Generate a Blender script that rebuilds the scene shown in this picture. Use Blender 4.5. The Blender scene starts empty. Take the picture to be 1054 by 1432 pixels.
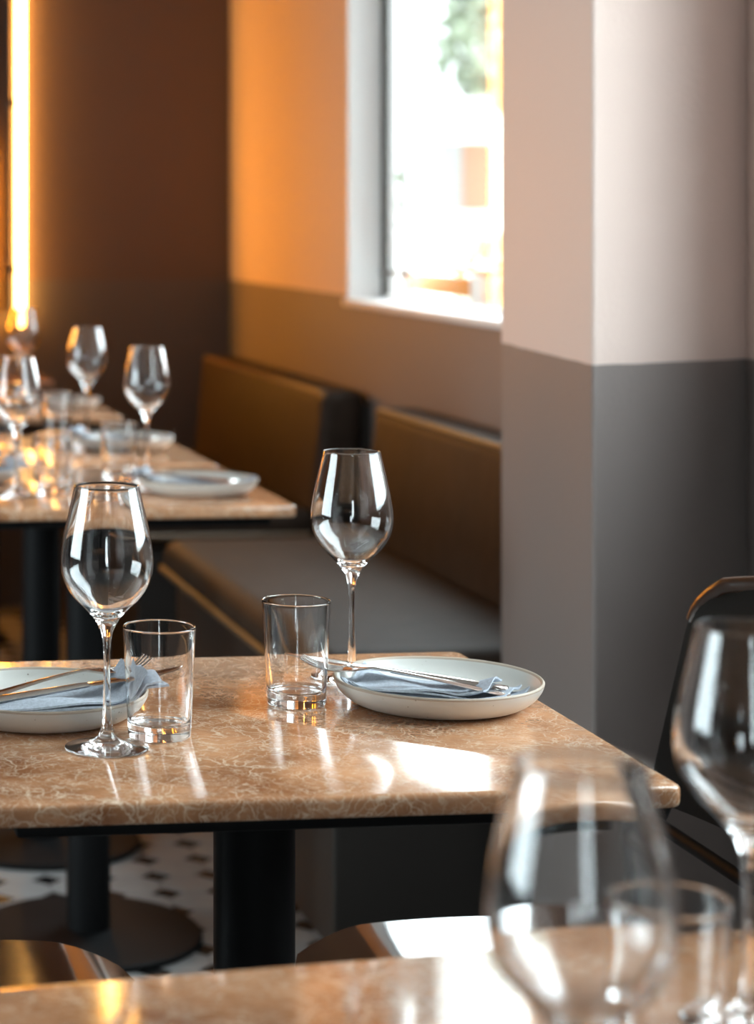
import bpy, bmesh, math, random
from mathutils import Vector, Matrix
random.seed(7)
S = bpy.context.scene
COL = S.collection
PI = math.pi

# ------------------------------------------------------------------ camera
# room axes: +y runs along the window wall away from the camera, +x towards the window wall
F_PX, IMG_W, IMG_H = 3100.0, 1054.0, 1432.0
CAM_Z = 1.21
cam_data = bpy.data.cameras.new('camera')
cam = bpy.data.objects.new('camera', cam_data)
COL.objects.link(cam)
cam.location = (0, 0, CAM_Z)
cam.rotation_euler = (PI / 2, 0, -math.radians(6.35))
cam_data.sensor_fit = 'VERTICAL'
cam_data.sensor_height = 24.0
cam_data.sensor_width = 24.0
cam_data.lens = F_PX / IMG_H * 24.0
cam_data.shift_x = (IMG_W / 2 + 40.0) / IMG_H
cam_data.shift_y = -(IMG_H / 2 - 295.0) / IMG_H
cam_data.dof.use_dof = True
cam_data.dof.focus_distance = 2.02
cam_data.dof.aperture_fstop = 3.6
cam_data.clip_start = 0.05
S.camera = cam

# ------------------------------------------------------------------ view, world, daylight
S.view_settings.view_transform = 'Standard'
S.view_settings.look = 'None'
S.view_settings.gamma = 1.0
S.view_settings.use_curve_mapping = False
S.view_settings.exposure = 0.0
S.cycles.use_denoising = True
S.cycles.max_bounces = 16
S.cycles.transmission_bounces = 14
S.cycles.glossy_bounces = 8
S.cycles.diffuse_bounces = 6
S.cycles.transparent_max_bounces = 16
S.cycles.sample_clamp_indirect = 12.0

world = bpy.data.worlds.new('overcast_sky')
S.world = world
world.use_nodes = True
wn = world.node_tree.nodes['Background']
wn.inputs[0].default_value = (0.82, 0.93, 1.0, 1)
wn.inputs[1].default_value = 14.5

WALL_X = 1.557        # inner face of the window wall
BACK_Y = 6.74
DADO = 0.997
LEFT_X, FRONT_Y, CEIL = -4.5, -3.6, 2.9


def portal(name, loc, rot, sx, sy):
    l = bpy.data.lights.new(name, 'AREA')
    l.shape = 'RECTANGLE'
    l.size, l.size_y = sx, sy
    l.cycles.is_portal = True
    o = bpy.data.objects.new(name, l)
    COL.objects.link(o)
    o.location = loc
    o.rotation_euler = rot
    return o


# window openings: (y0, y1, z0, z1) on the window wall; (x0, x1, z0, z1) on the street wall
WIN1 = (4.05, 5.43, 0.986, 2.55)
WIN2 = (1.45, 2.67, 0.986, 2.80)
LEFT_WIN = (0.9, 3.9, 0.7, 2.7)
WALL_T = 0.12
FRONT_WIN = [(-1.05, -0.4, 0.7, 2.5)]
for w in (WIN1, WIN2):
    portal('window_daylight', (WALL_X + 0.16, (w[0] + w[1]) / 2, (w[2] + w[3]) / 2), (0, PI / 2, 0), w[3] - w[2], w[1] - w[0])
w = LEFT_WIN
portal('window_daylight', (LEFT_X - .16, (w[0] + w[1]) / 2, (w[2] + w[3]) / 2), (0, -PI / 2, 0), w[3] - w[2], w[1] - w[0])
for w in FRONT_WIN:
    portal('window_daylight', ((w[0] + w[1]) / 2, FRONT_Y - 0.3, (w[2] + w[3]) / 2), (-PI / 2, 0, PI), w[1] - w[0], w[3] - w[2])


# ------------------------------------------------------------------ materials
def new_mat(name):
    m = bpy.data.materials.new(name)
    m.use_nodes = True
    nt = m.node_tree
    return m, nt, nt.nodes, nt.links, nt.nodes['Principled BSDF']


def simple(name, col, rough=0.5, metal=0.0, spec=0.5, coat=0.0, noise=0.0, nscale=30.0, bump=0.0, bscale=200.0):
    m, nt, N, L, b = new_mat(name)
    b.inputs['Base Color'].default_value = (*col, 1)
    b.inputs['Roughness'].default_value = rough
    b.inputs['Metallic'].default_value = metal
    b.inputs['Specular IOR Level'].default_value = spec
    b.inputs['Coat Weight'].default_value = coat
    b.inputs['Coat Roughness'].default_value = 0.05
    tc = N.new('ShaderNodeTexCoord')
    if noise > 0:
        n = N.new('ShaderNodeTexNoise')
        n.inputs['Scale'].default_value = nscale
        n.inputs['Detail'].default_value = 5
        L.new(tc.outputs['Object'], n.inputs['Vector'])
        r = N.new('ShaderNodeValToRGB')
        r.color_ramp.elements[0].position = 0.3
        r.color_ramp.elements[1].position = 0.7
        r.color_ramp.elements[0].color = (*[c * (1 - noise) for c in col], 1)
        r.color_ramp.elements[1].color = (*[min(1, c * (1 + noise)) for c in col], 1)
        L.new(n.outputs['Fac'], r.inputs['Fac'])
        L.new(r.outputs['Color'], b.inputs['Base Color'])
    if bump > 0:
        n2 = N.new('ShaderNodeTexNoise')
        n2.inputs['Scale'].default_value = bscale
        n2.inputs['Detail'].default_value = 3
        L.new(tc.outputs['Object'], n2.inputs['Vector'])
        bp = N.new('ShaderNodeBump')
        bp.inputs['Strength'].default_value = bump
        bp.inputs['Distance'].default_value = 0.002
        L.new(n2.outputs['Fac'], bp.inputs['Height'])
        L.new(bp.outputs['Normal'], b.inputs['Normal'])
    return m


def wall_paint(name, lower, upper):
    """blush paint above, dark taupe paint below the dado line"""
    m, nt, N, L, b = new_mat(name)
    g = N.new('ShaderNodeNewGeometry')
    sep = N.new('ShaderNodeSeparateXYZ')
    L.new(g.outputs['Position'], sep.inputs[0])
    nz = N.new('ShaderNodeTexNoise')
    nz.inputs['Scale'].default_value = 14
    L.new(g.outputs['Position'], nz.inputs['Vector'])
    ad = N.new('ShaderNodeMath'); ad.operation = 'MULTIPLY_ADD'
    L.new(nz.outputs['Fac'], ad.inputs[0])
    ad.inputs[1].default_value = 0.004
    L.new(sep.outputs['Z'], ad.inputs[2])
    gt = N.new('ShaderNodeMath'); gt.operation = 'GREATER_THAN'
    L.new(ad.outputs[0], gt.inputs[0])
    gt.inputs[1].default_value = DADO + 0.002
    mx = N.new('ShaderNodeMix'); mx.data_type = 'RGBA'
    L.new(gt.outputs[0], mx.inputs[0])
    mx.inputs[6].default_value = (*lower, 1)
    mx.inputs[7].default_value = (*upper, 1)
    L.new(mx.outputs[2], b.inputs['Base Color'])
    b.inputs['Roughness'].default_value = 0.55
    n2 = N.new('ShaderNodeTexNoise')
    n2.inputs['Scale'].default_value = 120
    n2.inputs['Detail'].default_value = 4
    L.new(g.outputs['Position'], n2.inputs['Vector'])
    bp = N.new('ShaderNodeBump')
    bp.inputs['Strength'].default_value = 0.25
    bp.inputs['Distance'].default_value = 0.004
    L.new(n2.outputs['Fac'], bp.inputs['Height'])
    L.new(bp.outputs['Normal'], b.inputs['Normal'])
    return m


def marble():
    m, nt, N, L, b = new_mat('brown_marble')
    tc = N.new('ShaderNodeTexCoord')
    n = N.new('ShaderNodeTexNoise')
    n.inputs['Scale'].default_value = 9
    n.inputs['Detail'].default_value = 8
    n.inputs['Roughness'].default_value = 0.65
    L.new(tc.outputs['Object'], n.inputs['Vector'])
    r = N.new('ShaderNodeValToRGB')
    e = r.color_ramp.elements
    e[0].position, e[0].color = 0.34, (0.27, 0.105, 0.042, 1)
    e[1].position, e[1].color = 0.66, (0.72, 0.37, 0.19, 1)
    L.new(n.outputs['Fac'], r.inputs['Fac'])
    # distorted crackle veins at two sizes
    wmix = N.new('ShaderNodeMix'); wmix.data_type = 'RGBA'; wmix.blend_type = 'ADD'
    wmix.inputs[0].default_value = 0.10
    n2 = N.new('ShaderNodeTexNoise')
    n2.inputs['Scale'].default_value = 16
    n2.inputs['Detail'].default_value = 6
    L.new(tc.outputs['Object'], n2.inputs['Vector'])
    L.new(tc.outputs['Object'], wmix.inputs[6])
    L.new(n2.outputs['Color'], wmix.inputs[7])
    col = r.outputs['Color']
    for sc, w, amt in ((24, 0.030, 0.8), (58, 0.06, 0.75), (130, 0.10, 0.55)):
        v = N.new('ShaderNodeTexVoronoi')
        v.feature = 'DISTANCE_TO_EDGE'
        v.inputs['Scale'].default_value = sc
        L.new(wmix.outputs[2], v.inputs['Vector'])
        mr = N.new('ShaderNodeMapRange')
        mr.inputs['From Min'].default_value = 0.0
        mr.inputs['From Max'].default_value = w
        mr.inputs['To Min'].default_value = amt
        mr.inputs['To Max'].default_value = 0.0
        L.new(v.outputs['Distance'], mr.inputs['Value'])
        mod = N.new('ShaderNodeTexNoise')
        mod.inputs['Scale'].default_value = sc * 0.6
        L.new(tc.outputs['Object'], mod.inputs['Vector'])
        mm = N.new('ShaderNodeMath'); mm.operation = 'MULTIPLY'
        L.new(mr.outputs[0], mm.inputs[0])
        mr2 = N.new('ShaderNodeMapRange')
        mr2.inputs['From Min'].default_value = 0.40
        mr2.inputs['From Max'].default_value = 0.62
        L.new(mod.outputs['Fac'], mr2.inputs['Value'])
        L.new(mr2.outputs[0], mm.inputs[1])
        mx = N.new('ShaderNodeMix'); mx.data_type = 'RGBA'
        L.new(mm.outputs[0], mx.inputs[0])
        L.new(col, mx.inputs[6])
        mx.inputs[7].default_value = (0.88, 0.69, 0.51, 1)
        col = mx.outputs[2]
    L.new(col, b.inputs['Base Color'])
    b.inputs['Roughness'].default_value = 0.10
    b.inputs['Specular IOR Level'].default_value = 0.75
    return m


def glass(name, col=(1, 1, 1), ior=1.5):
    m = bpy.data.materials.new(name)
    m.use_nodes = True
    nt = m.node_tree
    nt.nodes.clear()
    o = nt.nodes.new('ShaderNodeOutputMaterial')
    g = nt.nodes.new('ShaderNodeBsdfGlass')
    g.inputs['Color'].default_value = (*col, 1)
    g.inputs['IOR'].default_value = ior
    g.inputs['Roughness'].default_value = 0.0
    nt.links.new(g.outputs[0], o.inputs[0])
    return m


def pane_mat():
    m = bpy.data.materials.new('window_glass')
    m.use_nodes = True
    nt = m.node_tree
    nt.nodes.clear()
    o = nt.nodes.new('ShaderNodeOutputMaterial')
    t = nt.nodes.new('ShaderNodeBsdfTransparent')
    t.inputs[0].default_value = (0.96, 0.98, 0.97, 1)
    g = nt.nodes.new('ShaderNodeBsdfGlossy')
    g.inputs['Roughness'].default_value = 0.01
    lw = nt.nodes.new('ShaderNodeLayerWeight')
    pw = nt.nodes.new('ShaderNodeMath'); pw.operation = 'POWER'
    nt.links.new(lw.outputs['Facing'], pw.inputs[0])
    pw.inputs[1].default_value = 5.0
    fr = nt.nodes.new('ShaderNodeMath'); fr.operation = 'MULTIPLY_ADD'
    nt.links.new(pw.outputs[0], fr.inputs[0])
    fr.inputs[1].default_value = 0.5
    fr.inputs[2].default_value = 0.03
    mx = nt.nodes.new('ShaderNodeMixShader')
    nt.links.new(fr.outputs[0], mx.inputs[0])
    nt.links.new(t.outputs[0], mx.inputs[1])
    nt.links.new(g.outputs[0], mx.inputs[2])
    nt.links.new(mx.outputs[0], o.inputs[0])
    return m


def emit(name, col, strength):
    m = bpy.data.materials.new(name)
    m.use_nodes = True
    nt = m.node_tree
    nt.nodes.clear()
    o = nt.nodes.new('ShaderNodeOutputMaterial')
    e = nt.nodes.new('ShaderNodeEmission')
    e.inputs[0].default_value = (*col, 1)
    e.inputs[1].default_value = strength
    nt.links.new(e.outputs[0], o.inputs[0])
    return m


def stoneware():
    m, nt, N, L, b = new_mat('speckled_stoneware')
    tc = N.new('ShaderNodeTexCoord')
    v = N.new('ShaderNodeTexVoronoi')
    v.inputs['Scale'].default_value = 170
    L.new(tc.outputs['Object'], v.inputs['Vector'])
    r = N.new('ShaderNodeValToRGB')
    e = r.color_ramp.elements
    e[0].position, e[0].color = 0.10, (0.22, 0.18, 0.14, 1)
    e[1].position, e[1].color = 0.16, (0.66, 0.65, 0.61, 1)
    L.new(v.outputs['Distance'], r.inputs['Fac'])
    n = N.new('ShaderNodeTexNoise')
    n.inputs['Scale'].default_value = 60
    L.new(tc.outputs['Object'], n.inputs['Vector'])
    mr = N.new('ShaderNodeMapRange')
    mr.inputs['From Min'].default_value = 0.56
    mr.inputs['From Max'].default_value = 0.60
    L.new(n.outputs['Fac'], mr.inputs['Value'])
    mx = N.new('ShaderNodeMix'); mx.data_type = 'RGBA'
    L.new(mr.outputs[0], mx.inputs[0])
    mx.inputs[6].default_value = (0.66, 0.65, 0.61, 1)
    L.new(r.outputs['Color'], mx.inputs[7])
    L.new(mx.outputs[2], b.inputs['Base Color'])
    b.inputs['Roughness'].default_value = 0.38
    return m


M = dict(
    wall=wall_paint('two_tone_wall_paint', (0.205, 0.170, 0.158), (0.70, 0.55, 0.49)),
    shaded_end_wall=wall_paint('shade_darkened_wall_paint', (0.130, 0.098, 0.078), (0.145, 0.088, 0.058)),  # wall paint darkened for the end wall, in place of shade
    dark_wall=simple('dark_taupe_paint', (0.10, 0.085, 0.08), 0.6),
    brick=simple('dark_brick', (0.09, 0.06, 0.05), 0.8, noise=0.3, nscale=8),
    white=simple('white_paint', (0.82, 0.82, 0.81), 0.45),
    ceiling=simple('ceiling_paint', (0.34, 0.31, 0.29), 0.8),
    dark_frame=simple('dark_grey_frame', (0.06, 0.055, 0.05), 0.4),
    grout=simple('dark_grout', (0.10, 0.095, 0.09), 0.8, noise=0.2),
    tile_white=simple('white_floor_tile', (0.28, 0.28, 0.278), 0.4, noise=0.08, nscale=9),
    tile_black=simple('black_floor_tile', (0.012, 0.012, 0.013), 0.25),
    marble=marble(),
    black_metal=simple('black_powder_coat', (0.005, 0.005, 0.0055), 0.55, spec=0.15, bump=0.05),
    glass=glass('clear_glass'),
    pane=pane_mat(),
    ceramic=stoneware(),
    rim=simple('bare_clay_rim', (0.46, 0.38, 0.30), 0.5),
    napkin=simple('blue_grey_linen', (0.40, 0.44, 0.50), 0.85, noise=0.15, nscale=300, bump=0.4, bscale=900),
    steel=simple('polished_steel', (0.72, 0.70, 0.68), 0.12, metal=1.0),
    leather=simple('brown_leather', (0.036, 0.024, 0.017), 0.6, spec=0.2, noise=0.18, nscale=25, bump=0.15, bscale=350),
    piping=simple('tan_piping', (0.15, 0.09, 0.045), 0.4),
    bench_base=simple('dark_bench_panel', (0.022, 0.018, 0.015), 0.5),
    back_leather=simple('black_brown_leather', (0.011, 0.008, 0.006), 0.6, spec=0.12, bump=0.1, bscale=350),
    trim_wood=simple('varnished_walnut', (0.035, 0.014, 0.006), 0.3, coat=0.3),
    lacquer=simple('dark_brown_lacquer', (0.040, 0.022, 0.014), 0.10, spec=0.8, coat=0.6),
    neon=emit('amber_neon', (1.0, 0.50, 0.12), 34.0),
    added_neon=emit('added_amber_neon', (1.0, 0.34, 0.02), 90.0),  # glow of the added, unseen tubes
    pavement=simple('pale_pavement', (0.42, 0.42, 0.40), 0.8, noise=0.1, nscale=2),
    render=simple('white_facade_render', (0.85, 0.85, 0.83), 0.8),
    orange=simple('reflection_orange', (0.85, 0.28, 0.008), 0.4),  # orange reflection put into the board colour
    awning=simple('apricot_shutter', (0.20, 0.10, 0.06), 0.8),
    grey=simple('grey_shutter', (0.17, 0.16, 0.15), 0.6),
    leaf=simple('green_leaf', (0.125, 0.145, 0.095), 0.5, noise=0.4, nscale=4),
    lime=simple('lime_leaf', (0.17, 0.18, 0.07), 0.5, noise=0.4, nscale=4),
    bark=simple('bark', (0.12, 0.09, 0.06), 0.9, noise=0.3, nscale=20),
)


# ------------------------------------------------------------------ mesh helpers
def link_mesh(name, verts, faces, mat, parent=None, smooth=False, normals=None):
    me = bpy.data.meshes.new(name)
    me.from_pydata([tuple(v) for v in verts], [], faces)
    me.update()
    if smooth:
        me.polygons.foreach_set('use_smooth', [True] * len(me.polygons))
    if normals is not None:
        me.normals_split_custom_set_from_vertices([tuple(n) for n in normals])
    me.materials.append(mat)
    o = bpy.data.objects.new(name, me)
    COL.objects.link(o)
    if parent:
        o.parent = parent
    return o


def link_bm(name, bm, mat, parent=None, smooth=False, angle=None):
    me = bpy.data.meshes.new(name)
    bmesh.ops.recalc_face_normals(bm, faces=bm.faces)
    bm.to_mesh(me)
    bm.free()
    if smooth:
        me.polygons.foreach_set('use_smooth', [True] * len(me.polygons))
        if angle:
            me.set_sharp_from_angle(angle=angle)
    me.materials.append(mat)
    o = bpy.data.objects.new(name, me)
    COL.objects.link(o)
    if parent:
        o.parent = parent
    return o


def add_box(bm, x0, x1, y0, y1, z0, z1, bevel=0.0, seg=3):
    r = bmesh.ops.create_cube(bm, size=1.0)
    vs = r['verts']
    for v in vs:
        v.co = Vector((x0 + (v.co.x + .5) * (x1 - x0), y0 + (v.co.y + .5) * (y1 - y0), z0 + (v.co.z + .5) * (z1 - z0)))
    if bevel > 0:
        es = {e for v in vs for e in v.link_edges}
        bmesh.ops.bevel(bm, geom=list(es), offset=bevel, segments=seg, profile=0.5, affect='EDGES', clamp_overlap=True)


def box(name, x0, x1, y0, y1, z0, z1, mat, parent=None, bevel=0.0, seg=3):
    bm = bmesh.new()
    add_box(bm, x0, x1, y0, y1, z0, z1, bevel, seg)
    return link_bm(name, bm, mat, parent, smooth=bevel > 0, angle=math.radians(40))


def tube_data(path, r, seg=10, cap=True):
    """swept tube along a list of points; r is a number or a list"""
    n = len(path)
    P = [Vector(p) for p in path]
    rr = r if isinstance(r, (list, tuple)) else [r] * n
    verts, faces = [], []
    up = None
    for i in range(n):
        t = (P[min(i + 1, n - 1)] - P[max(i - 1, 0)]).normalized()
        if up is None:
            a = Vector((0, 0, 1)) if abs(t.z) < 0.9 else Vector((1, 0, 0))
            up = (a - t * a.dot(t)).normalized()
        else:
            up = (up - t * up.dot(t)).normalized()
        s = t.cross(up)
        for k in range(seg):
            a = 2 * PI * k / seg
            verts.append(P[i] + (up * math.cos(a) + s * math.sin(a)) * rr[i])
    for i in range(n - 1):
        for k in range(seg):
            k2 = (k + 1) % seg
            faces.append((i * seg + k, i * seg + k2, (i + 1) * seg + k2, (i + 1) * seg + k))
    if cap:
        faces.append(tuple(range(seg - 1, -1, -1)))
        faces.append(tuple((n - 1) * seg + k for k in range(seg)))
    return verts, faces


def tube(name, path, r, mat, parent=None, seg=10):
    v, f = tube_data(path, r, seg)
    bm = bmesh.new()
    bv = [bm.verts.new(p) for p in v]
    for q in f:
        bm.faces.new([bv[i] for i in q])
    return link_bm(name, bm, mat, parent, smooth=True, angle=math.radians(50))


def catmull(pts, sub=4):
    out = []
    n = len(pts)
    for i in range(n - 1):
        p0 = pts[max(i - 1, 0)]; p1 = pts[i]; p2 = pts[i + 1]; p3 = pts[min(i + 2, n - 1)]
        for s in range(sub):
            t = s / sub
            q = []
            for a, b, c, d in zip(p0, p1, p2, p3):
                q.append(0.5 * (2 * b + (c - a) * t + (2 * a - 5 * b + 4 * c - d) * t * t + (3 * b - a - 3 * c + d) * t ** 3))
            out.append(tuple(q))
    out.append(tuple(pts[-1]))
    return out


def profile_normals(prof):
    """outward normals of a profile that runs from the bottom centre outwards and up"""
    ns = []
    n = len(prof)
    for i in range(n):
        a, b = prof[max(i - 1, 0)], prof[min(i + 1, n - 1)]
        dr, dz = b[0] - a[0], b[1] - a[1]
        l = math.hypot(dr, dz) or 1
        ns.append((dz / l, -dr / l))
    return ns


def lathe(name, prof, norms, mat, parent=None, seg=64):
    verts, faces, nv = [], [], []
    rows = []
    for (r, z), (nr, nz) in zip(prof, norms):
        if r < 1e-6:
            rows.append([len(verts)])
            verts.append((0, 0, z)); nv.append((0, 0, 1 if nz > 0 else -1))
        else:
            row = []
            for k in range(seg):
                a = 2 * PI * k / seg
                row.append(len(verts))
                verts.append((r * math.cos(a), r * math.sin(a), z))
                nv.append((nr * math.cos(a), nr * math.sin(a), nz))
            rows.append(row)
    for A, B in zip(rows, rows[1:]):
        for k in range(seg):
            k2 = (k + 1) % seg
            if len(A) == 1:
                faces.append((A[0], B[k2], B[k]))
            elif len(B) == 1:
                faces.append((A[k], A[k2], B[0]))
            else:
                faces.append((A[k], A[k2], B[k2], B[k]))
    return link_mesh(name, verts, faces, mat, parent, smooth=True, normals=nv)


def empty(name, loc=(0, 0, 0), rz=0.0):
    o = bpy.data.objects.new(name, None)
    o.empty_display_size = 0.05
    COL.objects.link(o)
    o.location = loc
    o.rotation_euler = (0, 0, rz)
    return o


def tag(o, label, cat=None, group=None, kind=None):
    if label:
        o['label'] = label
    if cat:
        o['category'] = cat
    if group:
        o['group'] = group
    if kind:
        o['kind'] = kind
    return o


def copy_tree(o, parent=None):
    c = o.copy()
    COL.objects.link(c)
    c.parent = parent
    for ch in list(o.children):
        copy_tree(ch, c)
    return c


class Proto:
    """hands out the built object first, copies after that"""
    def __init__(self, root):
        self.root, self.used = root, False

    def place(self, loc, rz, label, group):
        o = self.root if not self.used else copy_tree(self.root)
        self.used = True
        o.location = loc
        o.rotation_euler = (0, 0, rz)
        o['label'] = label
        o['group'] = group
        return o


# ------------------------------------------------------------------ the room
def walls():
    T = WALL_T
    # window wall, far stretch: y from the pillar to the back, with WIN1
    y0, y1, z0, z1 = WIN1
    bm = bmesh.new()
    add_box(bm, WALL_X, WALL_X + T, 3.2, y0, 0, CEIL)
    add_box(bm, WALL_X, WALL_X + T, y1, BACK_Y + T, 0, CEIL)
    add_box(bm, WALL_X, WALL_X + T, y0, y1, 0, z0)
    add_box(bm, WALL_X, WALL_X + T, y0, y1, z1, CEIL)
    tag(link_bm('wall_right', bm, M['wall']), 'two-tone plaster wall with the window, blush above dark taupe', kind='structure')
    # nearer stretch, standing a little further into the room, with WIN2
    NX = 1.462
    y0, y1, z0, z1 = WIN2
    bm = bmesh.new()
    add_box(bm, NX, WALL_X + T, y1, 3.2, 0, CEIL)
    add_box(bm, NX, WALL_X + T, FRONT_Y, y0, 0, CEIL)
    add_box(bm, NX, WALL_X + T, y0, y1, 0, z0)
    add_box(bm, NX, WALL_X + T, y0, y1, z1, CEIL)
    tag(link_bm('wall_near_right', bm, M['wall']), 'two-tone plaster wall nearest the camera at the right edge', kind='structure')
    # splayed pillar
    foot = [(1.248, 3.473), (1.191, 2.946), (1.475, 3.055), (1.60, 3.30), (1.60, 3.473)]
    bm = bmesh.new()
    lo = [bm.verts.new((x, y, 0)) for x, y in foot]
    hi = [bm.verts.new((x, y, CEIL)) for x, y in foot]
    n = len(foot)
    for i in range(n):
        j = (i + 1) % n
        bm.faces.new((lo[i], lo[j], hi[j], hi[i]))
    bm.faces.new(hi)
    bm.faces.new(lo)
    vert_edges = [e for e in bm.edges if abs(e.verts[0].co.z - e.verts[1].co.z) > 1 and e.verts[0].co.x < 1.3]
    bmesh.ops.bevel(bm, geom=vert_edges, offset=0.008, segments=3, profile=0.5, affect='EDGES')
    tag(link_bm('wall_pillar', bm, M['wall']), 'two-tone painted pillar standing out beside the window', kind='structure')
    tag(box('wall_back', LEFT_X - .3, WALL_X, BACK_Y, BACK_Y + T, 0, CEIL, M['shaded_end_wall']), 'two-tone end wall with shade put into its paint, behind the amber tube light', kind='structure')
    y0, y1, z0, z1 = LEFT_WIN
    bm = bmesh.new()
    add_box(bm, LEFT_X - T, LEFT_X, FRONT_Y, y0, 0, CEIL)
    add_box(bm, LEFT_X - T, LEFT_X, y1, BACK_Y, 0, CEIL)
    add_box(bm, LEFT_X - T, LEFT_X, y0, y1, 0, z0)
    add_box(bm, LEFT_X - T, LEFT_X, y0, y1, z1, CEIL)
    tag(link_bm('wall_left', bm, M['dark_wall']), 'dark wall on the far left of the room', kind='structure')
    tag(box('wall_shade_screen', -.85, -.70, 4.2, BACK_Y, 0, CEIL, M['dark_wall']), 'unseen dark partition added to shade the end wall, left of the picture', kind='structure')  # added screen, keeps the left window's light off the end wall
    tag(box('wall_light_blocker', WALL_X + T, WALL_X + 3.2, 3.66, 3.90, -.15, 5.0, M['brick']), 'unseen dark wall added outside to block daylight, between the two windows', kind='structure')  # added outside, keeps window daylight from reaching the end wall
    bm = bmesh.new()
    xs = LEFT_X - .3
    for (a, b, c, d) in FRONT_WIN:
        add_box(bm, xs, a, FRONT_Y - T, FRONT_Y, 0, CEIL)
        add_box(bm, a, b, FRONT_Y - T, FRONT_Y, 0, c)
        add_box(bm, a, b, FRONT_Y - T, FRONT_Y, d, CEIL)
        xs = b
    add_box(bm, xs, WALL_X + T, FRONT_Y - T, FRONT_Y, 0, CEIL)
    tag(link_bm('wall_front', bm, M['dark_wall']), 'street wall behind the camera with tall windows', kind='structure')
    tag(box('ceiling', LEFT_X - .3, WALL_X + T, FRONT_Y - T, BACK_Y + T, CEIL, CEIL + .2, M['ceiling']), 'plain pale ceiling over the dining room', kind='structure')


def window(name, w, x_in, label, detailed):
    y0, y1, z0, z1 = w
    root = empty(name, (x_in, (y0 + y1) / 2, z0))
    tag(root, label, kind='structure')
    h = (y1 - y0) / 2
    H = z1 - z0
    d = 0.092                                   # depth of the pane behind the wall face
    out = WALL_X + WALL_T - x_in
    # reveal linings, painted white
    box('reveal_lining', -0.004, out, h - .012, h + .004, 0, H, M['white'], root)
    box('reveal_lining', -0.004, out, -h - .004, -h + .012, 0, H, M['white'], root)
    box('reveal_lining', 0.0, out, -h, h, H - .012, H + .004, M['white'], root)
    box('window_sill', -0.014, out, -h - .01, h + .01, -.014, .004, M['white'], root, bevel=.003, seg=2)
    fw = .022
    box('frame_stile', d - .010, d + .002, h - .012 - fw, h - .012, .004, H - .012, M['dark_frame'], root)
    box('frame_stile', d - .018, d + .004, -h + .012, -h + .012 + fw, .004, H - .012, M['dark_frame'], root)
    box('frame_head', d - .018, d + .004, -h + .034, h - .034, H - .05, H - .012, M['dark_frame'], root)
    box('bottom_rail', d - .012, d + .012, -h + .034, h - .034, .004, .012, M['white'], root)
    box('stay_bar', d - .022, d - .010, h - .26, h - .036, .066, .078, M['dark_frame'], root, bevel=.003, seg=2)
    box('glazing_bar', d + .002, d + .012, h - .150, h - .138, .012, H - .05, M['white'], root)
    box('pane', d - .004, d + .002, -h + .034, h - .034, .012, H - .05, M['pane'], root)
    return root


walls()
window('window_1', WIN1, WALL_X, 'bright white-framed window in the wall above the benches', True)
window('window_2', WIN2, 1.462, 'white-framed window beside the camera, out of view', False)
def big_window(name, width, H, loc, rz, label, bars):
    root = empty(name, loc, rz)
    tag(root, label, kind='structure')
    h = width / 2
    box('frame_stile', -h, -h + .05, -.03, .03, 0, H, M['dark_frame'], root)
    box('frame_stile', h - .05, h, -.03, .03, 0, H, M['dark_frame'], root)
    box('frame_rail', -h + .05, h - .05, -.03, .03, 0, .05, M['dark_frame'], root)
    box('frame_rail', -h + .05, h - .05, -.03, .03, H - .05, H, M['dark_frame'], root)
    step = (width - .1) / bars
    for k in range(bars):
        xa = -h + .05 + k * step
        box('pane', xa + .02, xa + step - .02, -.003, .003, .05, H - .05, M['pane'], root)
        if k:
            box('glazing_bar', xa - .02, xa + .02, -.02, .02, .05, H - .05, M['dark_frame'], root)


a, b, c, d = FRONT_WIN[0]
big_window('window_3', b - a, d - c, ((a + b) / 2, FRONT_Y - .06, c), 0, 'narrow street window behind the camera', 1)
a, b, c, d = LEFT_WIN
big_window('window_4', b - a, d - c, (LEFT_X - .06, (a + b) / 2, c), PI / 2, 'wide window in the left wall, out of view', 4)


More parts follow.
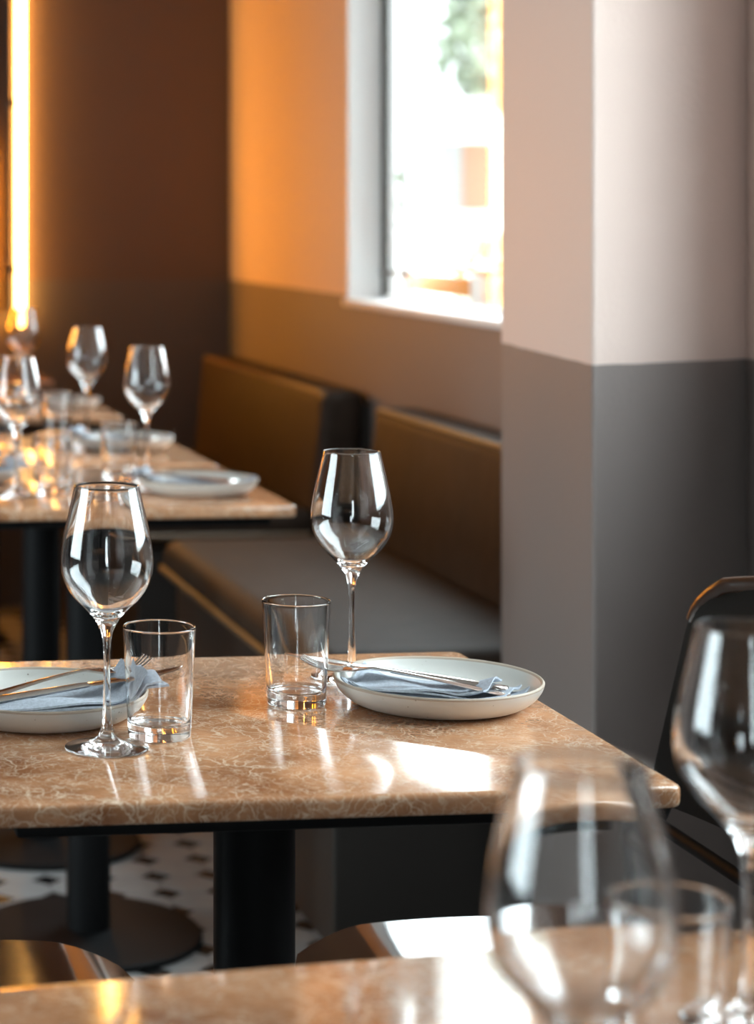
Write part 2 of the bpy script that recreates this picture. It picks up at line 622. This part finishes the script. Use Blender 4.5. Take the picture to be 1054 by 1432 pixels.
def floor():
    base = box('floor', LEFT_X - .3, WALL_X + .3, FRONT_Y - .3, BACK_Y + .3, -.10, -.004, M['grout'])
    tag(base, 'floor of white octagon tiles with small black dots', kind='structure')
    p = 0.10

    def octo(cx, cy, c=.029, g=.0012, z=0.0):
        h = p / 2 - g
        pts = [(h, -h + c), (h, h - c), (h - c, h), (-h + c, h), (-h, h - c), (-h, -h + c), (-h + c, -h), (h - c, -h)]
        return [(cx + x, cy + y, z) for x, y in pts] + [(cx + x, cy + y, -.006) for x, y in pts]

    def dot(cx, cy, c=.0262, z=0.0):
        pts = [(c, 0), (0, c), (-c, 0), (0, -c)]
        return [(cx + x, cy + y, z) for x, y in pts] + [(cx + x, cy + y, -.006) for x, y in pts]

    def fc(n, off=0):
        return [tuple(off + k for k in range(n))] + [(off + k, off + n + k, off + n + (k + 1) % n, off + (k + 1) % n) for k in range(n)]
    near = []
    rest = []
    for i in range(-30, 20):
        for j in range(-10, 66):
            x, y = i * p + .03, j * p + .02
            if not (LEFT_X < x < WALL_X and -1.0 < y < BACK_Y):
                continue
            if -.12 < x < .92 and 2.75 < y < 5.1:
                near.append((x, y))
            else:
                rest.append((x, y))
    to = td = None
    for (x, y) in near:
        if to is None:
            to = link_mesh('floor_tile', octo(0, 0), fc(8), M['tile_white'], base)
            td = link_mesh('dot_tile', dot(0, 0), fc(4), M['tile_black'], base)
            a, b = to, td
        else:
            a = to.copy(); COL.objects.link(a)
            b = td.copy(); COL.objects.link(b)
        a.location = (x, y, random.uniform(-.0004, .0004))
        b.location = (x + p / 2, y + p / 2, 0)
    for nm, fn, n, mt, sh in (('floor_tile_field', octo, 8, 'tile_white', 0), ('dot_tile_field', dot, 4, 'tile_black', p / 2)):
        vs, fs = [], []
        for (x, y) in rest:
            fs += fc(n, len(vs))
            vs += fn(x + sh, y + sh)
        o = link_mesh(nm, vs, fs, M[mt], base)
        o['kind'] = 'stuff'


floor()


# ------------------------------------------------------------------ neon tube on the end wall
def neon(x, z0, z1, label, mat='neon'):
    root = empty('neon_tube_light', (x, BACK_Y, 0))
    tag(root, label, 'light', 'amber neon tubes on the end wall')
    y = -.026
    n = 10
    zs = [z0 - .002, z0 + .002, z0 + .010, z0 + .020] + [z0 + .02 + (z1 - z0 - .02) * (i + 1) / n for i in range(n)]
    rs = [.005, .009, .012, .0135] + [.0135] * n
    tube('glass_tube', [(0, y, z) for z in zs], rs, M[mat], root, seg=20)
    box('mounting_channel', -.052, -.030, -.042, 0, z0 + .04, z1, M['dark_frame'], root)
    for t in (.12, .5, .9):
        z = z0 + (z1 - z0) * t
        box('bracket', -.030, -.0125, -.036, -.020, z, z + .02, M['dark_frame'], root)
    return root


neon(0.898, .860, 2.2, 'vertical amber neon tube glowing on the end wall')
neon(-.20, 1.0, 1.9, 'added mid-height amber neon tube further left along the end wall, out of view', 'added_neon')  # added unseen, throws amber light towards the pillar
neon(-.58, 1.0, 1.9, 'leftmost added amber neon tube, beside the added dark partition, out of view', 'added_neon')  # added unseen, more amber light from the left
neon(0.745, .85, 1.40, 'added short amber neon tube on the end wall, just left of the picture', 'added_neon')  # added unseen, warms the lower window wall


# ------------------------------------------------------------------ benches along the window wall
def bench(y0, y1, label):
    ym = (y0 + y1) / 2
    h = (y1 - y0) / 2
    root = empty('upholstered_bench', (1.25, ym, 0))
    tag(root, label, 'bench', 'brown benches along the window wall')
    X = -1.25
    box('base', X + .985, X + 1.50, -h + .02, h - .02, 0, .395, M['bench_base'], root, bevel=.004)
    c = box('seat_cushion', X + .950, X + 1.43, -h, h, .395, .492, M['leather'], root, bevel=.042, seg=6)
    zz = .430
    e = .045
    loop = [(X + 1.40, -h - .002, zz), (X + .95 + e, -h - .002, zz)]
    for k in range(7):
        a = -PI / 2 - k * PI / 12
        loop.append((X + .95 + e + e * math.cos(a) * 1.05, -h + e + e * math.sin(a) * 1.05, zz))
    for k in range(7):
        a = PI - k * PI / 12
        loop.append((X + .95 + e + e * math.cos(a) * 1.05, h - e + e * math.sin(a) * 1.05, zz))
    loop.append((X + 1.40, h + .002, zz))
    tube('piping', loop, .0075, M['piping'], c, seg=8)
    # backrest leaning a little, with piping along its top front edge
    bm = bmesh.new()
    add_box(bm, X + 1.405, X + 1.515, -h, h, .46, .775, .028, 5)
    for v in bm.verts:
        v.co.x += (v.co.z - .46) * .09
    b = link_bm('backrest', bm, M['leather'], root, True, math.radians(40))
    px, pz = X + 1.405 + .315 * .09 + .006, .775 - .006
    tube('piping', [(px, -h + .01, pz - .012), (px, -h + .03, pz), (px, h - .03, pz), (px, h - .01, pz - .012)], .0075, M['piping'], b, seg=8)
    box('back_panel', X + 1.535, X + 1.555, -h + .01, h - .01, 0, .74, M['bench_base'], root)
    return root


bench(3.50, 4.80, 'brown leather bench nearest the pillar, seat catching window light')
bench(5.22, 6.58, 'brown leather bench further back, in the corner by the end wall')


# ------------------------------------------------------------------ tables
def build_table():
    root = empty('marble_table')
    tag(root, '', 'table')
    W, D, T = .285, .275, .018
    bm = bmesh.new()
    add_box(bm, -W, W, -D, D, .75 - T, .75)
    vert = [e for e in bm.edges if abs(e.verts[0].co.z - e.verts[1].co.z) > .001]
    bmesh.ops.bevel(bm, geom=vert, offset=.012, segments=4, profile=.5, affect='EDGES')
    hor = [e for e in bm.edges if abs(e.verts[0].co.z - e.verts[1].co.z) < 1e-5 and len(e.link_faces) == 2 and abs(e.calc_face_angle(0)) > .8]
    bmesh.ops.bevel(bm, geom=hor, offset=.0045, segments=3, profile=.5, affect='EDGES')
    link_bm('tabletop', bm, M['marble'], root, True, math.radians(35))
    box('support_frame', -W + .035, W - .035, -D + .03, D - .03, .75 - T - .016, .75 - T, M['black_metal'], root, bevel=.003, seg=2)
    prof = [(0, .016), (.036, .016), (.036, .70), (.036, .716), (0, .716)]
    vs, fs = tube_data([(0, 0, .014), (0, 0, .716)], .037, 32)
    bm = bmesh.new()
    bv = [bm.verts.new(p) for p in vs]
    for q in fs:
        bm.faces.new([bv[i] for i in q])
    link_bm('column', bm, M['black_metal'], root, True, math.radians(50))
    pr = [(0, 0), (.188, 0), (.19, .002), (.19, .008), (.186, .012), (.06, .016), (.0, .018)]
    lathe('base_disc', pr, profile_normals(pr), M['black_metal'], root, seg=48)
    return Proto(root)


TABLE = build_table()
G_T = 'marble bistro tables'
T1 = (.478, 1.973)
T2A, T2B = (.603, 3.655), (.603, 4.208)
T3, T4 = (.603, 5.18), (.603, 6.22)
T0 = (.431, 1.058)
T0_RZ = math.radians(6.4)
TABLE.place((*T1, 0), 0, 'brown marble table in sharp focus, set with two plates and four glasses', G_T)
TABLE.place((*T2A, 0), 0, 'brown marble table behind the sharp one, in front of the brown bench corner', G_T)
TABLE.place((*T2B, 0), 0, 'brown marble table pushed against the back of the second table', G_T)
TABLE.place((*T3, 0), 0, 'small-looking marble table beyond the dark gap, near the amber tube', G_T)
TABLE.place((*T4, 0), 0, 'farthest marble table, just in front of the end wall', G_T)
TABLE.place((*T0, 0), T0_RZ, 'blurred brown marble table along the bottom of the picture', G_T)


# ------------------------------------------------------------------ tableware prototypes
def build_wine_glass():
    root = empty('wine_glass')
    tag(root, '', 'wine glass')
    foot = [(0, 0.0), (.018, 0.0), (.034, 0.0003), (.0358, .0010), (.0350, .0019), (.028, .0031), (.018, .0052), (.0105, .0085), (.0062, .0135)]
    stem = [(.0062, .0135), (.0042, .024), (.0033, .040), (.0029, .060), (.0029, .080), (.0036, .0925), (.0056, .1007)]
    out = [(.0056, .1007), (.0108, .1110), (.0195, .1205), (.0290, .1300), (.0362, .1412), (.0395, .1535), (.0396, .1660), (.0376, .1800), (.0340, .1970), (.0305, .2120), (.0279, .2236), (.0274, .2249), (.0268, .2250), (.0263, .2236)]
    inn = [(.0263, .2236), (.0290, .2118), (.0326, .1968), (.0363, .1800), (.0382, .1660), (.0381, .1540), (.0349, .1425), (.0277, .1318), (.0180, .1226), (.0090, .1160), (0.0, .1135)]
    full = foot + stem[1:] + out[1:] + inn[1:]
    sub = 4
    sm = catmull(full, sub)
    sm = [(max(r, 0.0), z) for r, z in sm]
    sm[0] = (0.0, sm[0][1]); sm[-1] = (0.0, sm[-1][1])
    nr = profile_normals(sm)
    a = (len(foot) - 1) * sub
    b = a + (len(stem) - 1) * sub
    lathe('foot', sm[:a + 1], nr[:a + 1], M['glass'], root)
    lathe('stem', sm[a:b + 1], nr[a:b + 1], M['glass'], root)
    lathe('bowl', sm[b:], nr[b:], M['glass'], root)
    return Proto(root)


def build_tumbler():
    root = empty('glass_tumbler')
    tag(root, '', 'tumbler')
    base = [(0, .0012), (.018, .0010), (.0248, .0), (.0268, .0010), (.0275, .0035), (.0277, .008), (.0279, .0125)]
    wall = [(.0279, .0125), (.0290, .035), (.0303, .062), (.0316, .088), (.0319, .0950), (.0316, .0966), (.0308, .0968), (.0301, .0955), (.0298, .0880), (.0284, .062), (.0270, .036), (.0255, .0175), (.0240, .0135), (.0205, .0118), (.0100, .0110), (0, .0108)]
    full = base + wall[1:]
    sub = 4
    sm = catmull(full, sub)
    sm = [(max(r, 0.0), z) for r, z in sm]
    sm[0] = (0.0, sm[0][1]); sm[-1] = (0.0, sm[-1][1])
    nr = profile_normals(sm)
    a = (len(base) - 1) * sub
    lathe('heavy_base', sm[:a + 1], nr[:a + 1], M['glass'], root)
    lathe('side_wall', sm[a:], nr[a:], M['glass'], root)
    return Proto(root)


PL_R = .0975


def plate_height(r):
    """inner surface height of the plate over the table at radius r"""
    if r < .070:
        return .0075
    if r < PL_R - .004:
        t = (r - .070) / (PL_R - .004 - .070)
        return .0075 + .0165 * t * t
    return .0245


def build_plate():
    root = empty('dinner_plate')
    tag(root, '', 'plate')
    under = [(0, .002), (.055, .002), (.062, 0.0), (.070, .0004), (.080, .0032), (.089, .0095), (.0945, .0165), (.0968, .0225)]
    lip = [(.0968, .0225), (.0966, .0242), (.0955, .0251), (.0940, .0243), (.0932, .0230)]
    inside = [(.0932, .0230), (.0885, .0155), (.0800, .0094), (.070, .0074), (.040, .0068), (0, .0066)]
    full = under + lip[1:] + inside[1:]
    sub = 4
    sm = catmull(full, sub)
    sm = [(max(r, 0.0), z) for r, z in sm]
    sm[0] = (0.0, sm[0][1]); sm[-1] = (0.0, sm[-1][1])
    nr = profile_normals(sm)
    a = (len(under) - 1) * sub
    b = a + (len(lip) - 1) * sub
    lathe('outer_body', sm[:a + 1], nr[:a + 1], M['ceramic'], root, 72)
    lathe('rim', sm[a:b + 1], nr[a:b + 1], M['rim'], root, 72)
    lathe('inner_dish', sm[b:], nr[b:], M['ceramic'], root, 72)
    return Proto(root)


def strip_mesh(name, n, m, fn, thick, mat, parent):
    """a sheet (s along, t across) with a real thickness"""
    verts, faces = [], []
    for side in (0, 1):
        for i in range(n + 1):
            for j in range(m + 1):
                x, y, z = fn(i / n, j / m)
                verts.append((x, y, z + (thick if side == 0 else 0)))
    w = m + 1
    off = (n + 1) * w
    for i in range(n):
        for j in range(m):
            a = i * w + j
            faces.append((a, a + w, a + w + 1, a + 1))
            faces.append((off + a, off + a + 1, off + a + w + 1, off + a + w))
    for i in range(n):
        for j in (0, m):
            a = i * w + j
            q = (a, off + a, off + a + w, a + w)
            faces.append(q if j == 0 else q[::-1])
    for j in range(m):
        for i in (0, n):
            a = i * w + j
            q = (a, a + 1, off + a + 1, off + a)
            faces.append(q if i == 0 else q[::-1])
    bm = bmesh.new()
    bv = [bm.verts.new(v) for v in verts]
    for f in faces:
        bm.faces.new([bv[k] for k in f])
    return link_bm(name, bm, mat, parent, True, math.radians(50))


def build_napkin(L, W, shift, seed):
    """linen napkin folded into a band, lying over plate floor and rim; local x is its length, origin at the plate centre"""
    root = empty('linen_napkin')
    tag(root, '', 'napkin')
    rnd = random.Random(seed)
    ph = [rnd.uniform(0, 6) for _ in range(4)]
    for k in range(3):
        l0, l1 = shift - L / 2 + k * .006, shift + L / 2 - k * .004 * (k + 1)
        w = W * (1 - .05 * k)
        dy = rnd.uniform(-.004, .004)

        def fn(s, t, k=k, l0=l0, l1=l1, w=w, dy=dy):
            x = l0 + (l1 - l0) * s
            y = dy + w * (t - .5) + .003 * math.sin(x * 40 + ph[0] + k)
            r = math.hypot(x, y)
            z = plate_height(r) + .0012
            if r > PL_R:
                z -= min(.012, (r - PL_R) ** 2 * 9)
            z += k * .0030 + .0016 * math.sin(x * 55 + y * 90 + ph[1]) * (0.4 + k * .5) + .0015 * math.sin(y * 140 + ph[2] + k)
            z += .0042 * k * max(0, s - .8) / .2
            return (x, y, max(z, plate_height(r) + .0008 + .0024 * k))
        strip_mesh('fold', 40, 12, fn, .0019, M['napkin'], root)
    return root


def sweep_flat(path, widths, thicks, nseg=8):
    """a flattened bar following path (x,z), lens-shaped across y"""
    verts, faces = [], []
    n = len(path)
    for (x, z), w, t in zip(path, widths, thicks):
        for k in range(nseg):
            a = 2 * PI * k / nseg
            verts.append((x, w * math.cos(a), z + t * math.sin(a)))
    for i in range(n - 1):
        for k in range(nseg):
            k2 = (k + 1) % nseg
            faces.append((i * nseg + k, (i + 1) * nseg + k, (i + 1) * nseg + k2, i * nseg + k2))
    faces.append(tuple(range(nseg)))
    faces.append(tuple((n - 1) * nseg + k for k in range(nseg - 1, -1, -1)))
    return verts, faces


def mesh_parts(name, lst, mat, parent):
    bm = bmesh.new()
    for vs, fs in lst:
        bv = [bm.verts.new(p) for p in vs]
        for q in fs:
            bm.faces.new([bv[i] for i in q])
    return link_bm(name, bm, mat, parent, True, math.radians(60))


def build_fork():
    root = empty('dinner_fork')
    tag(root, '', 'fork')
    # local x from handle end (-.10) to tine tips (.095)
    hp = catmull([(-.100, 0), (-.095, .0003), (-.06, .003), (-.02, .006), (.02, .0075), (.032, .0065)], 3)
    hw = catmull([(.004,), (.0085,), (.0078,), (.0048,), (.0032,), (.0040,)], 3)
    mesh_parts('handle', [sweep_flat(hp, [w[0] for w in hw], [.0013] * len(hp))], M['steel'], root)
    shp = [(.030, .0067), (.040, .0045), (.048, .003), (.054, .0022)]
    sw = [.0040, .0085, .0118, .0122]
    parts = [sweep_flat(shp, sw, [.0012] * 4, 10)]
    for k in range(4):
        y = -.0099 + k * .0066
        tp = catmull([(.052, .0023), (.065, .0016), (.080, .0035), (.094, .0085)], 3)
        vs, fs = sweep_flat(tp, [.0021 - .0012 * i / (len(tp) - 1) for i in range(len(tp))], [.0011] * len(tp), 6)
        parts.append(([(a, b + y, c) for a, b, c in vs], fs))
    mesh_parts('tines', parts, M['steel'], root)
    return root


def build_knife():
    root = empty('dinner_knife')
    tag(root, '', 'knife')
    hp = [(-.110, 0), (-.108, 0), (-.09, 0), (-.05, 0), (-.005, 0), (.0, 0)]
    mesh_parts('handle', [sweep_flat(hp, [.003, .0075, .0085, .0072, .0052, .006], [.001, .0028, .0032, .003, .0026, .002])], M['steel'], root)
    bp = catmull([(.0, 0), (.01, 0), (.05, 0), (.085, 0), (.100, .0), (.106, 0)], 3)
    bw = catmull([(.006,), (.0088,), (.0098,), (.0088,), (.005,), (.0010,)], 3)
    mesh_parts('blade', [sweep_flat(bp, [w[0] for w in bw], [.0009] * len(bp))], M['steel'], root)
    return root


GLASS, TUMBLER, PLATE = build_wine_glass(), build_tumbler(), build_plate()
FORK, KNIFE = Proto(build_fork()), Proto(build_knife())
NAPKIN_B = Proto(build_napkin(.160, .070, -.004, 5))
NAPKIN = Proto(build_napkin(.205, .066, .012, 3))
TZ = .75
G = dict(g='stemmed wine glasses on the tables', t='clear water tumblers on the tables', p='stoneware plates on the tables',
         n='folded linen napkins on the plates', f='steel forks on the plates', k='steel knives on the plates')


def put_glass(x, y, lab):
    GLASS.place((x, y, TZ + .0004), random.uniform(0, 1), lab, G['g'])


def put_tumbler(x, y, lab):
    TUMBLER.place((x, y, TZ + .0004), random.uniform(0, 1), lab, G['t'])


def lay(proto, loc, rz, tilt, lab, grp):
    o = proto.place(loc, 0, lab, grp)
    o.rotation_euler = Matrix.Rotation(rz, 3, 'Z').to_4x4().to_euler()
    m = Matrix.Rotation(rz, 4, 'Z') @ Matrix.Rotation(-tilt, 4, 'Y')
    o.rotation_euler = m.to_euler()
    return o


def put_plate(x, y, deg, where, flip=False):
    """plate, napkin and cutlery; deg is the direction the cutlery points to"""
    PLATE.place((x, y, TZ), random.uniform(0, 1), 'speckled off-white stoneware plate ' + where, G['p'])
    a = math.radians(deg)
    (NAPKIN_B if flip else NAPKIN).place((x, y, TZ), a - math.radians(5) + (PI if flip else 0), 'blue-grey folded linen napkin on the plate ' + where, G['n'])
    d = Vector((math.cos(a), math.sin(a), 0))
    nrm = Vector((-d.y, d.x, 0))
    c = Vector((x, y, TZ + .0232))
    lay(FORK, c + nrm * .020 + d * .030, a + math.radians(5), math.radians(4.5), 'steel dinner fork resting across the plate ' + where, G['f'])
    lay(KNIFE, c - nrm * .006 + d * .045 + Vector((0, 0, .0025)), a - math.radians(1), math.radians(4.0), 'steel dinner knife resting across the plate ' + where, G['k'])


# sharp table
put_plate(.286, 2.001, 17, 'cut by the left edge, on the sharp table')
put_plate(.662, 2.010, 150, 'at the right end of the sharp table', True)
put_glass(.3247, 1.871, 'wine glass in sharp focus, standing in front of the left plate')
put_glass(.609, 2.112, 'wine glass in sharp focus, standing behind the right plate')
put_tumbler(.378, 1.910, 'clear tumbler beside the left sharp wine glass')
put_tumbler(.530, 2.022, 'clear tumbler left of the right plate on the sharp table')
# second table
put_plate(.769, 3.557, 165, 'near the front corner of the second table')
put_plate(.400, 3.745, 15, 'at the left edge on the second table')
put_tumbler(.671, 3.745, 'tumbler beside the plate near the second table corner')
put_tumbler(.532, 3.578, 'amber-lit tumbler at the left front of the second table')
put_glass(.727, 3.786, 'rightmost wine glass on the second table, before the dark end wall')
put_glass(.468, 3.545, 'wine glass at the left edge on the second table')
# third table, pushed against the second
put_plate(.768, 4.235, 165, 'on the table pushed behind the second one')
put_tumbler(.662, 4.395, 'dim tumbler behind the second table, left of the far plate')
put_glass(.727, 4.425, 'wine glass left of the rightmost one, on the pushed-up table')
put_tumbler(.520, 4.10, 'dim tumbler at the left on the pushed-up table')
# beyond the gap
put_plate(.772, 5.10, 165, 'on the marble table beyond the dark gap')
put_glass(.712, 5.28, 'wine glass in front of the lower end of the amber tube')
put_tumbler(.638, 5.30, 'tumbler on the marble table beyond the dark gap')
# blurred table in front
put_glass(.361, .906, 'large blurred wine glass in front, low in the picture')
put_glass(.573, 1.194, 'blurred wine glass cut by the right edge')
put_tumbler(.496, 1.122, 'blurred tumbler between the two front wine glasses')


# ------------------------------------------------------------------ chairs at the sharp table
def build_chair():
    """faces local -x"""
    root = empty('metal_frame_chair')
    tag(root, '', 'chair')
    n, m = 26, 22
    D, Wd = .22, .215

    def sp(s, t):
        a, b = 2 * s - 1, 2 * t - 1
        # square mapped to a rounded square
        x = a * math.sqrt(max(0, 1 - .30 * b * b)) * D
        y = b * math.sqrt(max(0, 1 - .24 * a * a)) * Wd
        z = .466 - .004 * (1 - (y / Wd) ** 2) * (1 - (x / D) ** 2)
        edge = max(0.0, (-x - .10) / .12)
        z -= .045 * edge ** 2
        return (x, y, z)
    strip_mesh('seat', n, m, sp, .018, M['lacquer'], root)

    def bk(s, t):
        b = 2 * t - 1
        z = .600 + .245 * s
        half = .215 - .05 * max(0, (s - .80) / .20) ** 2
        y = b * half
        x = .228 + .28 * (z - .595) * .8 - .035 * (b * b)
        z2 = z - .018 * b * b * s
        return (x, y, z2)
    verts, faces = [], []
    n, m, th = 18, 20, .016
    w = m + 1
    off = (n + 1) * w
    for side in (0, 1):
        for i in range(n + 1):
            for j in range(m + 1):
                x, y, z = bk(i / n, j / m)
                verts.append((x + th * side, y, z))
    for i in range(n):
        for j in range(m):
            a = i * w + j
            faces.append((a, a + 1, a + w + 1, a + w))
            faces.append((off + a, off + a + w, off + a + w + 1, off + a + 1))
    for i in range(n):
        for j in (0, m):
            a = i * w + j
            faces.append((a, a + w, off + a + w, off + a))
    for j in range(m):
        for i in (0, n):
            a = i * w + j
            faces.append((a, a + 1, off + a + 1, off + a))
    bm = bmesh.new()
    bv = [bm.verts.new(v) for v in verts]
    for f in faces:
        bm.faces.new([bv[k] for k in f])
    link_bm('backrest', bm, M['back_leather'], root, True, math.radians(50))
    tp = [bk(.80 + .05 * k, 0) for k in range(4)] + [bk(1.0, k / 24) for k in range(25)] + [bk(.95 - .05 * k, 1) for k in range(4)]
    tube('top_trim', [(x + th / 2, y, z + .001) for x, y, z in tp], .0088, M['trim_wood'], root, seg=10)
    r = .009
    for sy in (-1, 1):
        tube('leg', [(-.19, sy * .20, 0), (-.16, sy * .185, .22), (-.14, sy * .175, .438)], r, M['black_metal'], root)
        tube('leg', [(.23, sy * .205, 0), (.205, sy * .203, .25), (.196, sy * .203, .44), (.199, sy * .206, .575), (.211, sy * .207, .60), (.229, sy * .207, .66)], r, M['black_metal'], root)
        tube('side_rail', [(-.14, sy * .175, .436), (.0, sy * .185, .432), (.196, sy * .203, .436)], .008, M['black_metal'], root)
    tube('back_rail', [(.199, -.206, .578), (.199, 0, .578), (.199, .206, .578)], .007, M['black_metal'], root)
    tube('cross_rail', [(-.14, -.175, .432), (-.14, .175, .432)], .007, M['black_metal'], root)
    return Proto(root)


CHAIR = build_chair()
G_C = 'dark lacquered chairs at the sharp table'
CHAIR.place((.757, 1.995, 0), 0, 'dark lacquered chair at the right, its rounded back rising beside the pillar', G_C)
CHAIR.place((.205, 1.980, 0), PI, 'dark lacquered chair at the lower left, only its glossy seat showing', G_C)


# ------------------------------------------------------------------ the street outside
tag(box('ground', WALL_X + .3, 40, -20, 40, -.4, -.15, M['pavement']), 'pale pavement outside the window', kind='structure')


def tree(x, y, h, r, mat, label, n=420, leaf=.09):
    root = empty('street_tree', (x, y, -.15))
    tag(root, label, 'tree', 'trees outside the window')
    tube('trunk', [(0, 0, 0), (.03, .02, h * .4), (0, .05, h * .75)], [.07, .055, .03], M['bark'], root)
    rnd = random.Random(int(x * 100 + y * 10))
    vs, fs = [], []
    for i in range(n):
        d = Vector((rnd.gauss(0, 1), rnd.gauss(0, 1), rnd.gauss(0, 1))).normalized() * r * rnd.uniform(.35, 1) ** .6
        c = Vector((0, .05, h * .78)) + Vector((d.x, d.y, d.z * 1.15))
        a = Vector((rnd.gauss(0, 1), rnd.gauss(0, 1), rnd.gauss(0, .6))).normalized()
        b = a.cross(Vector((rnd.gauss(0, 1), rnd.gauss(0, 1), rnd.gauss(0, 1)))).normalized()
        L_, W_ = leaf * rnd.uniform(.7, 1.3), leaf * .45
        k = len(vs)
        vs += [c, c + a * L_ * .5 + b * W_, c + a * L_, c + a * L_ * .5 - b * W_]
        fs.append((k, k + 1, k + 2, k + 3))
    o = link_mesh('foliage', vs, fs, mat, root)
    o['kind'] = 'stuff'
    return root


tree(3.56, 12.0, 1.92, .30, M['leaf'], 'green shrub-like tree seen in the left strip of the window', 260, .07)
tree(6.93, 19.2, 3.75, .62, M['leaf'], 'green tree high in the window', 1100, .12)
tree(6.60, 18.6, 1.05, .36, M['lime'], 'yellow-green shrub low in the window', 300, .09)
bld = empty('white_house', (8.0, 20.0, -.15))
tag(bld, 'white house across the street seen through the window', 'building')
box('facade', -4, 4.5, 0, 4, 0, 5.5, M['render'], bld)
box('roof', -4.2, 4.7, -.2, 4.2, 5.5, 5.7, M['grey'], bld)
w = box('shuttered_window', -1.40, -1.19, -.05, .0, 1.36, 2.0, M['grey'], bld)
box('shutter', -1.19, -.90, -.07, -.02, 1.36, 2.0, M['awning'], w)
pl = empty('reflection_boards', (1.80, 5.30, -.15))  # boards take the place of an orange reflection in the window
tag(pl, 'amber boards standing in for a reflection, just outside the window above its sill', 'rail')
box('board', -.012, .012, -.11, .40, 1.150, 1.196, M['orange'], pl, bevel=.003, seg=2)
box('board', -.012, .012, -.90, -.206, 1.150, 1.196, M['orange'], pl, bevel=.003, seg=2)
box('board', -.012, .012, -.90, .206, 1.207, 1.222, M['orange'], pl, bevel=.003, seg=2)
box('post', -.010, .010, -.206, -.11, 0, 1.205, M['white'], pl)
box('post', -.010, .010, .40, .45, 0, 1.205, M['white'], pl)
